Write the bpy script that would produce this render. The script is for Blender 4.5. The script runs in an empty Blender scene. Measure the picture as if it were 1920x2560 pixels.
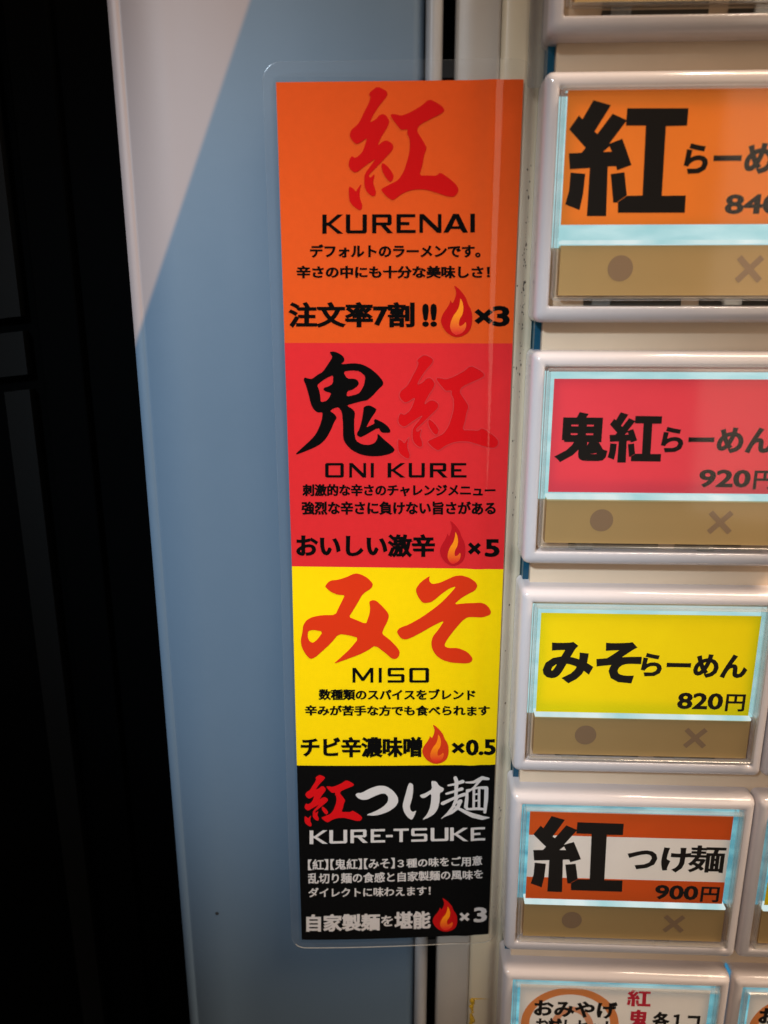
import bpy, bmesh, math, random, json
import numpy as np
from mathutils import Vector, Matrix
from mathutils.geometry import delaunay_2d_cdt, tessellate_polygon
random.seed(4)
S = bpy.context.scene
C = S.collection
MM = 0.001

# ------------------------------------------------------------------ camera
cam = bpy.data.cameras.new('camera')
cam_o = bpy.data.objects.new('camera', cam)
C.objects.link(cam_o)
S.camera = cam_o
cam.sensor_fit = 'VERTICAL'
cam.sensor_height = 24.0
cam.lens = 1987.55 / 2560 * 24.0
cam.clip_start = 0.005
cam.clip_end = 50
cR = [[0.99913348, -0.01043872, 0.0402904], [0.04161697, 0.26353839, -0.96375077], [-0.00055775, 0.96459243, 0.26374446]]
cam_o.matrix_world = Matrix.Translation(Vector((-0.019065, -0.13648, -0.032893))) @ Matrix(cR).to_4x4()
cam.dof.use_dof = True
cam.dof.focus_distance = 0.147
cam.dof.aperture_fstop = 11.5

# ------------------------------------------------------------------ light
w = bpy.data.worlds.new('World')
S.world = w
w.use_nodes = True
bg = w.node_tree.nodes['Background']
bg.inputs[0].default_value = (0.72, 0.68, 0.66, 1)
bg.inputs[1].default_value = 0.05

def area(name, loc, target, size, energy, col, sy=None):
    l = bpy.data.lights.new(name, 'AREA')
    l.energy = energy; l.color = col
    l.shape = 'RECTANGLE'; l.size = size; l.size_y = sy or size
    o = bpy.data.objects.new(name, l); C.objects.link(o)
    o.location = loc
    o.rotation_euler = (Vector(target) - Vector(loc)).to_track_quat('-Z', 'Y').to_euler()
    return o
area('ceiling_panel_lamp', (0.62, -0.25, 0.95), (0.0, 0, -0.08), 0.55, 18.0, (1.0, 0.76, 0.54), 0.5)
area('downlight', (0.27, -0.12, 0.75), (0.02, 0, -0.08), 0.035, 3.4, (1.0, 0.82, 0.64))
area('room_glow', (-0.45, -0.70, 0.45), (-0.03, 0, -0.06), 0.4, 1.5, (1.0, 0.70, 0.48))
area('warm_wall_lamp', (0.46, -0.80, 0.0), (0.0, 0, -0.06), 0.30, 1.0, (1.0, 0.82, 0.62), 0.62)  # unseen area light added for the sheen on covers and film
sl = bpy.data.lights.new('cool_spot_lamp', 'SPOT'); sl.energy = 25; sl.color = (0.66, 0.84, 1.0)  # added unseen spot; its narrow cone shapes the falloff on the blue door
sl.spot_size = math.radians(15.0); sl.spot_blend = 0.9; sl.shadow_soft_size = 0.03
so_ = bpy.data.objects.new('cool_spot_lamp', sl); C.objects.link(so_)
so_.location = (-0.30, -0.55, 0.30)
so_.rotation_euler = (Vector((-0.050, 0, -0.066)) - so_.location).to_track_quat('-Z', 'Y').to_euler()

S.view_settings.view_transform = 'Standard'
S.view_settings.look = 'None'
S.view_settings.exposure = 0.0
S.view_settings.gamma = 1.0
S.view_settings.use_curve_mapping = False
S.render.engine = 'CYCLES'
S.cycles.use_denoising = True
S.cycles.max_bounces = 12
S.cycles.transparent_max_bounces = 24
S.cycles.sample_clamp_indirect = 4.0

# ------------------------------------------------------------------ materials
def srgb(r, g, b):
    f = lambda v: (v / 255 / 12.92) if v / 255 <= 0.04045 else ((v / 255 + 0.055) / 1.055) ** 2.4
    return (f(r), f(g), f(b), 1)

def pmat(name, col, rough=0.5, spec=0.5, noise=0.0, nscale=300, bump=0.0, bscale=900, metal=0.0, coat=0.0):
    m = bpy.data.materials.new(name); m.use_nodes = True
    nt = m.node_tree; b = nt.nodes['Principled BSDF']
    b.inputs['Base Color'].default_value = col
    b.inputs['Roughness'].default_value = rough
    b.inputs['Specular IOR Level'].default_value = spec
    b.inputs['Metallic'].default_value = metal
    b.inputs['Coat Weight'].default_value = coat
    tc = nt.nodes.new('ShaderNodeTexCoord')
    if noise:
        n = nt.nodes.new('ShaderNodeTexNoise'); n.inputs['Scale'].default_value = nscale; n.inputs['Detail'].default_value = 6
        nt.links.new(tc.outputs['Object'], n.inputs['Vector'])
        mx = nt.nodes.new('ShaderNodeMix'); mx.data_type = 'RGBA'
        mx.inputs[6].default_value = tuple(c * (1 - noise) for c in col[:3]) + (1,)
        mx.inputs[7].default_value = tuple(min(1, c * (1 + noise)) for c in col[:3]) + (1,)
        nt.links.new(n.outputs['Fac'], mx.inputs[0]); nt.links.new(mx.outputs[2], b.inputs['Base Color'])
    if bump:
        n2 = nt.nodes.new('ShaderNodeTexNoise'); n2.inputs['Scale'].default_value = bscale; n2.inputs['Detail'].default_value = 4
        nt.links.new(tc.outputs['Object'], n2.inputs['Vector'])
        bp = nt.nodes.new('ShaderNodeBump'); bp.inputs['Strength'].default_value = bump; bp.inputs['Distance'].default_value = 0.0003
        nt.links.new(n2.outputs['Fac'], bp.inputs['Height']); nt.links.new(bp.outputs['Normal'], b.inputs['Normal'])
    return m

def clear_mat(name, milk=0.03, milkcol=(0.8, 0.8, 0.8, 1), rough=0.06, gloss=1.0, bump=0.0, bscale=250, ior=1.47):
    """Thin clear plastic: lets light straight through, mirrors by Fresnel, a little milkiness."""
    m = bpy.data.materials.new(name); m.use_nodes = True
    nt = m.node_tree; nt.nodes.clear()
    out = nt.nodes.new('ShaderNodeOutputMaterial')
    tr = nt.nodes.new('ShaderNodeBsdfTransparent')
    df = nt.nodes.new('ShaderNodeBsdfDiffuse'); df.inputs[0].default_value = milkcol
    gl = nt.nodes.new('ShaderNodeBsdfGlossy'); gl.inputs['Roughness'].default_value = rough
    fr = nt.nodes.new('ShaderNodeLayerWeight'); fr.inputs['Blend'].default_value = 0.5
    pw = nt.nodes.new('ShaderNodeMath'); pw.operation = 'POWER'; pw.inputs[1].default_value = 5.0
    mu = nt.nodes.new('ShaderNodeMath'); mu.operation = 'MULTIPLY_ADD'; mu.use_clamp = True
    f0 = ((ior - 1) / (ior + 1)) ** 2
    mu.inputs[1].default_value = gloss * (1 - f0); mu.inputs[2].default_value = gloss * f0
    nt.links.new(fr.outputs['Facing'], pw.inputs[0])
    m1 = nt.nodes.new('ShaderNodeMixShader'); m1.inputs[0].default_value = milk
    m2 = nt.nodes.new('ShaderNodeMixShader')
    nt.links.new(tr.outputs[0], m1.inputs[1]); nt.links.new(df.outputs[0], m1.inputs[2])
    nt.links.new(pw.outputs[0], mu.inputs[0]); nt.links.new(mu.outputs[0], m2.inputs[0])
    nt.links.new(m1.outputs[0], m2.inputs[1]); nt.links.new(gl.outputs[0], m2.inputs[2])
    nt.links.new(m2.outputs[0], out.inputs[0])
    if bump:
        tc = nt.nodes.new('ShaderNodeTexCoord')
        n2 = nt.nodes.new('ShaderNodeTexNoise'); n2.inputs['Scale'].default_value = bscale; n2.inputs['Detail'].default_value = 3
        nt.links.new(tc.outputs['Object'], n2.inputs['Vector'])
        bp = nt.nodes.new('ShaderNodeBump'); bp.inputs['Strength'].default_value = bump; bp.inputs['Distance'].default_value = 0.0002
        nt.links.new(n2.outputs['Fac'], bp.inputs['Height'])
        nt.links.new(bp.outputs['Normal'], gl.inputs['Normal']); nt.links.new(bp.outputs['Normal'], fr.inputs['Normal'])
    return m

def paper_mat(name, col, trans=0.35):
    """Printed card: part of the light comes through from the lamp behind."""
    m = bpy.data.materials.new(name); m.use_nodes = True
    nt = m.node_tree; nt.nodes.clear()
    out = nt.nodes.new('ShaderNodeOutputMaterial')
    d = nt.nodes.new('ShaderNodeBsdfDiffuse'); t = nt.nodes.new('ShaderNodeBsdfTranslucent')
    mix = nt.nodes.new('ShaderNodeMixShader'); mix.inputs[0].default_value = trans
    tc = nt.nodes.new('ShaderNodeTexCoord')
    n = nt.nodes.new('ShaderNodeTexNoise'); n.inputs['Scale'].default_value = 160; n.inputs['Detail'].default_value = 8
    nt.links.new(tc.outputs['Object'], n.inputs['Vector'])
    mx = nt.nodes.new('ShaderNodeMix'); mx.data_type = 'RGBA'
    mx.inputs[6].default_value = tuple(c * 0.93 for c in col[:3]) + (1,)
    mx.inputs[7].default_value = tuple(min(1, c * 1.07) for c in col[:3]) + (1,)
    nt.links.new(n.outputs['Fac'], mx.inputs[0])
    nt.links.new(mx.outputs[2], d.inputs[0]); nt.links.new(mx.outputs[2], t.inputs[0])
    nt.links.new(d.outputs[0], mix.inputs[1]); nt.links.new(t.outputs[0], mix.inputs[2])
    nt.links.new(mix.outputs[0], out.inputs[0])
    return m

def glow_mat(name, colA, colB, strength, scale=(120, 1, 420)):
    """Backlit acrylic: the light inside comes out in uneven bands."""
    m = bpy.data.materials.new(name); m.use_nodes = True
    nt = m.node_tree; nt.nodes.clear()
    out = nt.nodes.new('ShaderNodeOutputMaterial'); e = nt.nodes.new('ShaderNodeEmission')
    e.inputs[1].default_value = strength
    tc = nt.nodes.new('ShaderNodeTexCoord'); mp = nt.nodes.new('ShaderNodeMapping')
    mp.inputs['Scale'].default_value = scale
    n = nt.nodes.new('ShaderNodeTexNoise'); n.inputs['Scale'].default_value = 1.0; n.inputs['Detail'].default_value = 2
    r = nt.nodes.new('ShaderNodeValToRGB')
    r.color_ramp.elements[0].position = 0.36; r.color_ramp.elements[0].color = colA
    r.color_ramp.elements[1].position = 0.62; r.color_ramp.elements[1].color = colB
    nt.links.new(tc.outputs['Object'], mp.inputs[0]); nt.links.new(mp.outputs[0], n.inputs['Vector'])
    nt.links.new(n.outputs['Fac'], r.inputs[0]); nt.links.new(r.outputs[0], e.inputs[0])
    nt.links.new(e.outputs[0], out.inputs[0])
    return m

M = {}
M['orange'] = pmat('orange print', srgb(226, 84, 26), 0.65, 0.04, 0.05, 900)
M['red'] = pmat('red print', srgb(220, 42, 44), 0.65, 0.04, 0.05, 900)
M['yellow'] = pmat('yellow print', srgb(250, 208, 0), 0.65, 0.04, 0.04, 900)
M['black'] = pmat('black print', (0.0025, 0.0022, 0.002, 1), 0.7, 0.0)
M['crimson'] = pmat('crimson print', srgb(202, 10, 10), 0.65, 0.04)
M['scarlet'] = pmat('scarlet print', srgb(210, 12, 18), 0.65, 0.04)
M['vermilion'] = pmat('vermilion print', srgb(216, 52, 16), 0.65, 0.04)
M['white_ink'] = pmat('white print', srgb(208, 198, 192), 0.65, 0.04)
M['pink_line'] = pmat('pale red outline print', srgb(206, 66, 66), 0.65, 0.04)
M['flame_red'] = pmat('flame red print', srgb(194, 14, 14), 0.65, 0.04)
M['flame_dark'] = pmat('flame dark red print', srgb(186, 20, 28), 0.65, 0.04)
M['flame_orange'] = pmat('flame orange print', srgb(208, 54, 20), 0.65, 0.04)

def flame_core_mat():
    m = bpy.data.materials.new('flame core print'); m.use_nodes = True
    nt = m.node_tree; b = nt.nodes['Principled BSDF']; b.inputs['Roughness'].default_value = 0.6
    b.inputs['Specular IOR Level'].default_value = 0.25
    tc = nt.nodes.new('ShaderNodeTexCoord'); sp = nt.nodes.new('ShaderNodeSeparateXYZ'); r = nt.nodes.new('ShaderNodeValToRGB')
    r.color_ramp.elements[0].position = 0.05; r.color_ramp.elements[0].color = srgb(226, 44, 24)
    r.color_ramp.elements[1].position = 0.55; r.color_ramp.elements[1].color = srgb(255, 140, 0)
    nt.links.new(tc.outputs['Generated'], sp.inputs[0]); nt.links.new(sp.outputs[2], r.inputs[0]); nt.links.new(r.outputs[0], b.inputs['Base Color'])
    return m
M['flame_core'] = flame_core_mat()
M['film'] = clear_mat('laminate film', 0.001, (0.8, 0.8, 0.8, 1), 0.07, 1.1, 0.16, 140)
M['film_margin'] = clear_mat('laminate film margin', 0.028, (0.62, 0.62, 0.64, 1), 0.12, 1.0, 0.15, 180)
M['film_edge'] = pmat('laminate cut edge', (0.75, 0.74, 0.72, 1), 0.3)
M['tape'] = clear_mat('clear tape', 0.22, (0.42, 0.40, 0.38, 1), 0.2, 0.8)
M['plastic'] = pmat('white button plastic', (0.68, 0.61, 0.60, 1), 0.11, 0.5, 0.06, 55)
M['panel'] = pmat('cream painted steel', (0.41, 0.36, 0.31, 1), 0.38, 0.5, 0.10, 90, 0.05, 700)
M['trim'] = pmat('cream plastic trim', (0.68, 0.56, 0.39, 1), 0.30, 0.5, 0.10, 90, 0.04, 700)  # the bead's bright sheen is put into a lighter colour than the panel
M['chassis'] = pmat('beige button bank', (0.76, 0.58, 0.41, 1), 0.36, 0.5, 0.12, 70, 0.05, 600)
M['flange'] = pmat('grey steel flange', (0.34, 0.33, 0.33, 1), 0.35, 0.5, 0.08, 120)
M['gap'] = pmat('dark gap', (0.004, 0.004, 0.004, 1), 0.8, 0.1)
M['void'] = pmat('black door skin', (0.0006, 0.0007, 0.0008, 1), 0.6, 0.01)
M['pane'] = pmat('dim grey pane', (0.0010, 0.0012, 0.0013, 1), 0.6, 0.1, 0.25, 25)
M['cover'] = clear_mat('clear button cover', 0.006, (0.8, 0.8, 0.8, 1), 0.07, 0.9, 0.10, 60)
M['rim'] = clear_mat('acrylic rim', 0.14, (0.80, 0.78, 0.72, 1), 0.08, 2.6)
M['plate'] = pmat('brass coloured plate', srgb(206, 170, 112), 0.42, 0.5, 0.10, 45, 0.0, 500, 0.58)
M['mark'] = pmat('grey brown mark', srgb(166, 134, 102), 0.42, 0.5, 0, 300, 0, 900, 0.56)
M['slot'] = pmat('dark slot', (0.075, 0.065, 0.052, 1), 0.6, 0.2)
M['ink'] = pmat('black toner', (0.010, 0.007, 0.005, 1), 0.65, 0.05)
M['red_ink'] = pmat('red toner', srgb(205, 35, 60), 0.65, 0.2)
M['label_orange'] = paper_mat('orange card', srgb(246, 130, 48), 0.42)
M['label_pink'] = paper_mat('pink red card', srgb(236, 70, 84), 0.40)
M['label_yellow'] = paper_mat('yellow card', srgb(252, 222, 8), 0.40)
M['label_white'] = paper_mat('white card', srgb(228, 220, 216), 0.25)
M['band_orange'] = paper_mat('orange band', srgb(226, 92, 30), 0.25)
M['ring_ink'] = paper_mat('pale orange ring', srgb(236, 150, 86), 0.25)
M['ring_pink'] = paper_mat('pale pink ring', srgb(238, 170, 130), 0.25)
M['glow'] = glow_mat('cyan backlight', (0.44, 0.77, 0.80, 1), (0.60, 0.89, 0.91, 1), 0.85)
M['glow_blue'] = glow_mat('blue cyan backlight', (0.10, 0.40, 0.52, 1), (0.26, 0.70, 0.80, 1), 0.80)
M['lamp'] = glow_mat('warm white lamp panel', (1.0, 0.84, 0.62, 1), (1.0, 0.90, 0.72, 1), 1.1, (30, 1, 30))
M['bar_glow'] = glow_mat('white light bar', (0.42, 0.72, 0.74, 1), (0.88, 0.98, 0.96, 1), 0.9, (110, 1, 10))
M['teal'] = pmat('teal acrylic edge', (0.005, 0.045, 0.085, 1), 0.25)
b_ = M['teal'].node_tree.nodes['Principled BSDF']
b_.inputs['Emission Color'].default_value = (0.0, 0.16, 0.26, 1); b_.inputs['Emission Strength'].default_value = 0.06
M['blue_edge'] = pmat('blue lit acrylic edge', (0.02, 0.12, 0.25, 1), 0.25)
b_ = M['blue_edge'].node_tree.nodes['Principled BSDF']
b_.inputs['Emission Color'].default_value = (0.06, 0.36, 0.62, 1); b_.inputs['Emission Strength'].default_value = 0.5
M['grime'] = pmat('dried dirt', (0.10, 0.072, 0.045, 1), 0.8, 0.2)
M['drip'] = pmat('dried yellow glue', (0.62, 0.36, 0.02, 1), 0.3, 0.5, 0.3, 900)

def door_mat():
    """Blue painted door with a printed white field above a slanting line."""
    m = bpy.data.materials.new('blue and white door print'); m.use_nodes = True
    nt = m.node_tree; b = nt.nodes['Principled BSDF']
    b.inputs['Roughness'].default_value = 0.42
    tc = nt.nodes.new('ShaderNodeTexCoord'); sp = nt.nodes.new('ShaderNodeSeparateXYZ')
    nt.links.new(tc.outputs['Object'], sp.inputs[0])
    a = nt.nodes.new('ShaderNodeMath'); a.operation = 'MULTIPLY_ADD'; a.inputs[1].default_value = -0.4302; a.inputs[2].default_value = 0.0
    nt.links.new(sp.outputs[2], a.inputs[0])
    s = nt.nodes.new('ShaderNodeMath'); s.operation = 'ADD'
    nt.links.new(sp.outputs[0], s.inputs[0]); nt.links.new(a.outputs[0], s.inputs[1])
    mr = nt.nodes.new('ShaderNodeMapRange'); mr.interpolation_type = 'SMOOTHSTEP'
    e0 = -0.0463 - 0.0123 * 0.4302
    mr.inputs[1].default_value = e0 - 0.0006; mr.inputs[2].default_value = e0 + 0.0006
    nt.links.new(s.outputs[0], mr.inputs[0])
    n = nt.nodes.new('ShaderNodeTexNoise'); n.inputs['Scale'].default_value = 22; n.inputs['Detail'].default_value = 5
    nt.links.new(tc.outputs['Object'], n.inputs['Vector'])
    n3 = nt.nodes.new('ShaderNodeTexNoise'); n3.inputs['Scale'].default_value = 260; n3.inputs['Detail'].default_value = 10; n3.inputs['Roughness'].default_value = 0.75
    nt.links.new(tc.outputs['Object'], n3.inputs['Vector'])
    add = nt.nodes.new('ShaderNodeMath'); add.operation = 'MULTIPLY_ADD'; add.inputs[1].default_value = 0.7
    nt.links.new(n3.outputs['Fac'], add.inputs[0]); nt.links.new(n.outputs['Fac'], add.inputs[2])
    sub = nt.nodes.new('ShaderNodeMath'); sub.operation = 'SUBTRACT'; sub.inputs[1].default_value = 0.35
    nt.links.new(add.outputs[0], sub.inputs[0])
    mp = nt.nodes.new('ShaderNodeMapping'); mp.inputs['Scale'].default_value = (60, 60, 9); mp.inputs['Rotation'].default_value = (0, 0.25, 0)
    n4 = nt.nodes.new('ShaderNodeTexNoise'); n4.inputs['Scale'].default_value = 1.0; n4.inputs['Detail'].default_value = 6
    nt.links.new(tc.outputs['Object'], mp.inputs[0]); nt.links.new(mp.outputs[0], n4.inputs['Vector'])
    rr = nt.nodes.new('ShaderNodeMapRange'); rr.inputs[3].default_value = 0.32; rr.inputs[4].default_value = 0.56
    nt.links.new(n4.outputs['Fac'], rr.inputs[0]); nt.links.new(rr.outputs[0], b.inputs['Roughness'])
    bp = nt.nodes.new('ShaderNodeBump'); bp.inputs['Strength'].default_value = 0.06; bp.inputs['Distance'].default_value = 0.0003
    nt.links.new(n3.outputs['Fac'], bp.inputs['Height']); nt.links.new(bp.outputs['Normal'], b.inputs['Normal'])
    blue = nt.nodes.new('ShaderNodeMix'); blue.data_type = 'RGBA'
    blue.inputs[6].default_value = (0.090, 0.135, 0.188, 1); blue.inputs[7].default_value = (0.102, 0.149, 0.205, 1)
    nt.links.new(sub.outputs[0], blue.inputs[0])
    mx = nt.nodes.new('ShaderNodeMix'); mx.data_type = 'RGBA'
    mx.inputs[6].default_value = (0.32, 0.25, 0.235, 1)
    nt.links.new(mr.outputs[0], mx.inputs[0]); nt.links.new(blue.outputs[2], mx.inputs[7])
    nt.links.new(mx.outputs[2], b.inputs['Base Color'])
    return m
M['door'] = door_mat()

# ------------------------------------------------------------------ helpers
def link(name, me, mats, parent=None, smooth=False):
    o = bpy.data.objects.new(name, me); C.objects.link(o)
    for m in (mats if isinstance(mats, (list, tuple)) else [mats]):
        me.materials.append(m)
    if parent is not None: o.parent = parent
    if smooth:
        for p in me.polygons: p.use_smooth = True
    return o

def from_bm(name, bm, mats, parent=None, smooth=False):
    me = bpy.data.meshes.new(name); bm.normal_update(); bm.to_mesh(me); bm.free()
    return link(name, me, mats, parent, smooth)

def thing(name, label, cat, loc=(0, 0, 0), group=None):
    o = bpy.data.objects.new(name, None); C.objects.link(o)
    o.location = loc; o.empty_display_size = 0.01
    o['label'] = label; o['category'] = cat
    if group: o['group'] = group
    return o

def add_box(bm, x0, x1, y0, y1, z0, z1, bev=0.0, seg=2, mi=0):
    r = bmesh.ops.create_cube(bm, size=1.0)
    vs = r['verts']
    for v in vs:
        v.co = Vector((x0 if v.co.x < 0 else x1, y0 if v.co.y < 0 else y1, z0 if v.co.z < 0 else z1))
    if bev:
        es = list({e for v in vs for e in v.link_edges})
        bmesh.ops.bevel(bm, geom=es, offset=bev, segments=seg, profile=0.5, affect='EDGES')
    return bm

def box(name, x0, x1, y0, y1, z0, z1, mat, parent=None, bev=0.0, seg=2):
    bm = bmesh.new(); add_box(bm, x0, x1, y0, y1, z0, z1, bev, seg)
    return from_bm(name, bm, mat, parent)

def profile_sweep(name, prof, z0, z1, mat, parent=None, smooth=True, cuts=1):
    """prof: list of (x, y) across the machine, pulled along z."""
    bm = bmesh.new()
    rows = []
    for k in range(cuts + 1):
        z = z0 + (z1 - z0) * k / cuts
        rows.append([bm.verts.new((x, y, z)) for x, y in prof])
    for a, b in zip(rows, rows[1:]):
        for i in range(len(prof) - 1):
            bm.faces.new((a[i], a[i + 1], b[i + 1], b[i]))
    return from_bm(name, bm, mat, parent, smooth)

def round_rect(x0, x1, z0, z1, r, n=4):
    pts = []
    for cx, cz, a0 in ((x1 - r, z1 - r, 0), (x0 + r, z1 - r, 90), (x0 + r, z0 + r, 180), (x1 - r, z0 + r, 270)):
        for k in range(n + 1):
            a = math.radians(a0 + 90 * k / n)
            pts.append((cx + r * math.cos(a), cz + r * math.sin(a)))
    return pts

# ---- flat printed shapes
def ccw(p):
    s = sum(p[i][0] * p[(i + 1) % len(p)][1] - p[(i + 1) % len(p)][0] * p[i][1] for i in range(len(p)))
    return p if s > 0 else p[::-1]

def chaikin(p, q=0.2):
    out = []
    for i in range(len(p)):
        a, b = p[i], p[(i + 1) % len(p)]
        out.append((a[0] + (b[0] - a[0]) * q, a[1] + (b[1] - a[1]) * q))
        out.append((b[0] - (b[0] - a[0]) * q, b[1] - (b[1] - a[1]) * q))
    return out

def tess(loops):
    """loops: outer and holes -> (verts, tris)"""
    vs = [v for l in loops for v in l]
    t = tessellate_polygon([[Vector((x, z, 0)) for x, z in l] for l in loops])
    return vs, [tuple(ccw_tri(vs, f)) for f in t]

def ccw_tri(vs, f):
    a, b, c = (vs[i] for i in f)
    return f if (b[0] - a[0]) * (c[1] - a[1]) - (b[1] - a[1]) * (c[0] - a[0]) > 0 else (f[0], f[2], f[1])

def union(polys):
    """union of overlapping simple polygons -> (verts, tris)"""
    vs, fs = [], []
    for p in polys:
        p = ccw(p)
        fs.append(list(range(len(vs), len(vs) + len(p)))); vs += [Vector(v) for v in p]
    es = [(f[i], f[(i + 1) % len(f)]) for f in fs for i in range(len(f))]
    ov, oe, of = delaunay_2d_cdt(vs, es, [], 0, 1e-6, False)[:3]
    ov = np.array([tuple(v) for v in ov]); tri = np.array([tuple(f) for f in of])
    cen = ov[tri].mean(axis=1); inside = np.zeros(len(tri), bool)
    for f in fs:                                   # every piece is convex, or is split into convex pieces by the caller
        p = np.array([tuple(vs[i]) for i in f]); ok = np.ones(len(tri), bool)
        for a, b in zip(p, np.roll(p, -1, axis=0)):
            ok &= (b[0] - a[0]) * (cen[:, 1] - a[1]) - (b[1] - a[1]) * (cen[:, 0] - a[0]) > -1e-12
        inside |= ok
    return [tuple(v) for v in ov.tolist()], [tuple(f) for f in tri[inside].tolist()]

def merge(parts):
    V, F = [], []
    for v, f in parts:
        n = len(V); V += v; F += [tuple(i + n for i in t) for t in f]
    return V, F

def stroke_polys(pts, widths):
    out = []
    for i in range(len(pts) - 1):
        (x0, z0), (x1, z1) = pts[i], pts[i + 1]
        d = math.hypot(x1 - x0, z1 - z0) or 1
        nx, nz = -(z1 - z0) / d, (x1 - x0) / d
        a, b = widths[i] / 2, widths[i + 1] / 2
        out.append([(x0 + nx * a, z0 + nz * a), (x0 - nx * a, z0 - nz * a), (x1 - nx * b, z1 - nz * b), (x1 + nx * b, z1 + nz * b)])
    for (x, z), wd in zip(pts, widths):
        out.append([(x + wd / 2 * math.cos(k * math.pi / 4), z + wd / 2 * math.sin(k * math.pi / 4)) for k in range(8)])
    return out

_cache = {}
def bold_text(s, rx, ry):
    """A string in Blender's own font, thickened by (rx, ry) em, scaled to the unit square."""
    key = (s, rx, ry)
    if key in _cache: return _cache[key]
    cu = bpy.data.curves.new('t', 'FONT'); cu.body = s; cu.resolution_u = 3
    ob = bpy.data.objects.new('t', cu); C.objects.link(ob)
    me = bpy.data.meshes.new_from_object(ob.evaluated_get(bpy.context.evaluated_depsgraph_get()))
    bpy.data.objects.remove(ob); bpy.data.curves.remove(cu)
    k = ry / rx
    idx, V, F = {}, [], []
    mp = []
    for v in me.vertices:
        q = (round(v.co.x, 4), round(v.co.y / k, 4))
        if q not in idx: idx[q] = len(V); V.append(q)
        mp.append(idx[q])
    for p in me.polygons:
        f = [mp[i] for i in p.vertices]
        if len(set(f)) == len(f):
            f = ccw(f) if False else f
            ar = sum(V[f[i]][0] * V[f[(i + 1) % len(f)]][1] - V[f[(i + 1) % len(f)]][0] * V[f[i]][1] for i in range(len(f)))
            F.append(f if ar > 0 else f[::-1])
    bpy.data.meshes.remove(me)
    ed = {}
    for f in F:
        for i in range(len(f)):
            ed[(f[i], f[(i + 1) % len(f)])] = 1
    bnd = [e for e in ed if (e[1], e[0]) not in ed]
    r = rx
    def nrm(e):
        a, b = V[e[0]], V[e[1]]; d = math.hypot(b[0] - a[0], b[1] - a[1]) or 1
        return ((b[1] - a[1]) / d, -(b[0] - a[0]) / d)
    polys = [[V[i] for i in f] for f in F]
    inc = {}
    for e in bnd: inc[e[1]] = e
    for e in bnd:
        n = nrm(e); a, b = V[e[0]], V[e[1]]
        polys.append([a, (a[0] + n[0] * r, a[1] + n[1] * r), (b[0] + n[0] * r, b[1] + n[1] * r), b])
        p = inc.get(e[0])
        if p:
            m = nrm(p); cr = m[0] * n[1] - m[1] * n[0]; dt = m[0] * n[0] + m[1] * n[1]
            if cr > 1e-3:
                q0 = (a[0] + m[0] * r, a[1] + m[1] * r); q2 = (a[0] + n[0] * r, a[1] + n[1] * r)
                if dt > -0.5:
                    sx, sy = m[0] + n[0], m[1] + n[1]; l2 = (sx * sx + sy * sy) / 2
                    polys.append([a, q0, (a[0] + sx * r / l2, a[1] + sy * r / l2), q2])
                else:
                    polys.append([a, q0, q2])
    # split into clusters by x so that each union stays small
    polys = [(min(v[0] for v in p), max(v[0] for v in p), p) for p in polys]
    polys.sort(key=lambda t: t[0])
    groups, end = [], -1e9
    for a, b, p in polys:
        if a > end: groups.append([])
        groups[-1].append(p); end = max(end, b)
    Vv, Ff = merge([union(g) for g in groups])
    Vv = [(x, z * k) for x, z in Vv]
    x0 = min(v[0] for v in Vv); x1 = max(v[0] for v in Vv); z0 = min(v[1] for v in Vv); z1 = max(v[1] for v in Vv)
    res = [((x - x0) / (x1 - x0), (z - z0) / (z1 - z0)) for x, z in Vv], Ff
    _cache[key] = res
    return res

def to_quad(VF, q):
    """unit square -> quad BL BR TR TL"""
    V, F = VF; out = []
    for u, v in V:
        out.append(tuple((q[0][k] * (1 - u) + q[1][k] * u) * (1 - v) + (q[3][k] * (1 - u) + q[2][k] * u) * v for k in (0, 1)))
    return out, F

def unit(VF_loops):
    """list of polygons (shared bbox) scaled to the unit square"""
    xs = [v[0] for l in VF_loops for v in l]; zs = [v[1] for l in VF_loops for v in l]
    a, b, c, d = min(xs), max(xs), min(zs), max(zs)
    return [[((x - a) / (b - a), (z - c) / (d - c)) for x, z in l] for l in VF_loops]

def flat_mesh(name, VF, ymap, mat, parent, grid=0.0):
    """mm coordinates -> a printed sheet at y = ymap(x, z) (metres)"""
    V, F = VF
    bm = bmesh.new()
    bv = [bm.verts.new((x * MM, 0, z * MM)) for x, z in V]
    for f in F:
        try: bm.faces.new([bv[i] for i in f])
        except ValueError: pass
    bmesh.ops.remove_doubles(bm, verts=bm.verts, dist=1e-7)
    if grid:
        for ax, no in ((0, (1, 0, 0)), (2, (0, 0, 1))):
            lo = min(v.co[ax] for v in bm.verts); hi = max(v.co[ax] for v in bm.verts)
            k = math.ceil(lo / grid)
            while k * grid < hi:
                co = [0, 0, 0]; co[ax] = k * grid
                bmesh.ops.bisect_plane(bm, geom=bm.verts[:] + bm.edges[:] + bm.faces[:], plane_co=co, plane_no=no)
                k += 1
    for v in bm.verts: v.co.y = ymap(v.co.x, v.co.z)
    for f in bm.faces:
        f.normal_update()
        if f.normal.y > 0: f.normal_flip()
    return from_bm(name, bm, mat, parent)

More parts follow.
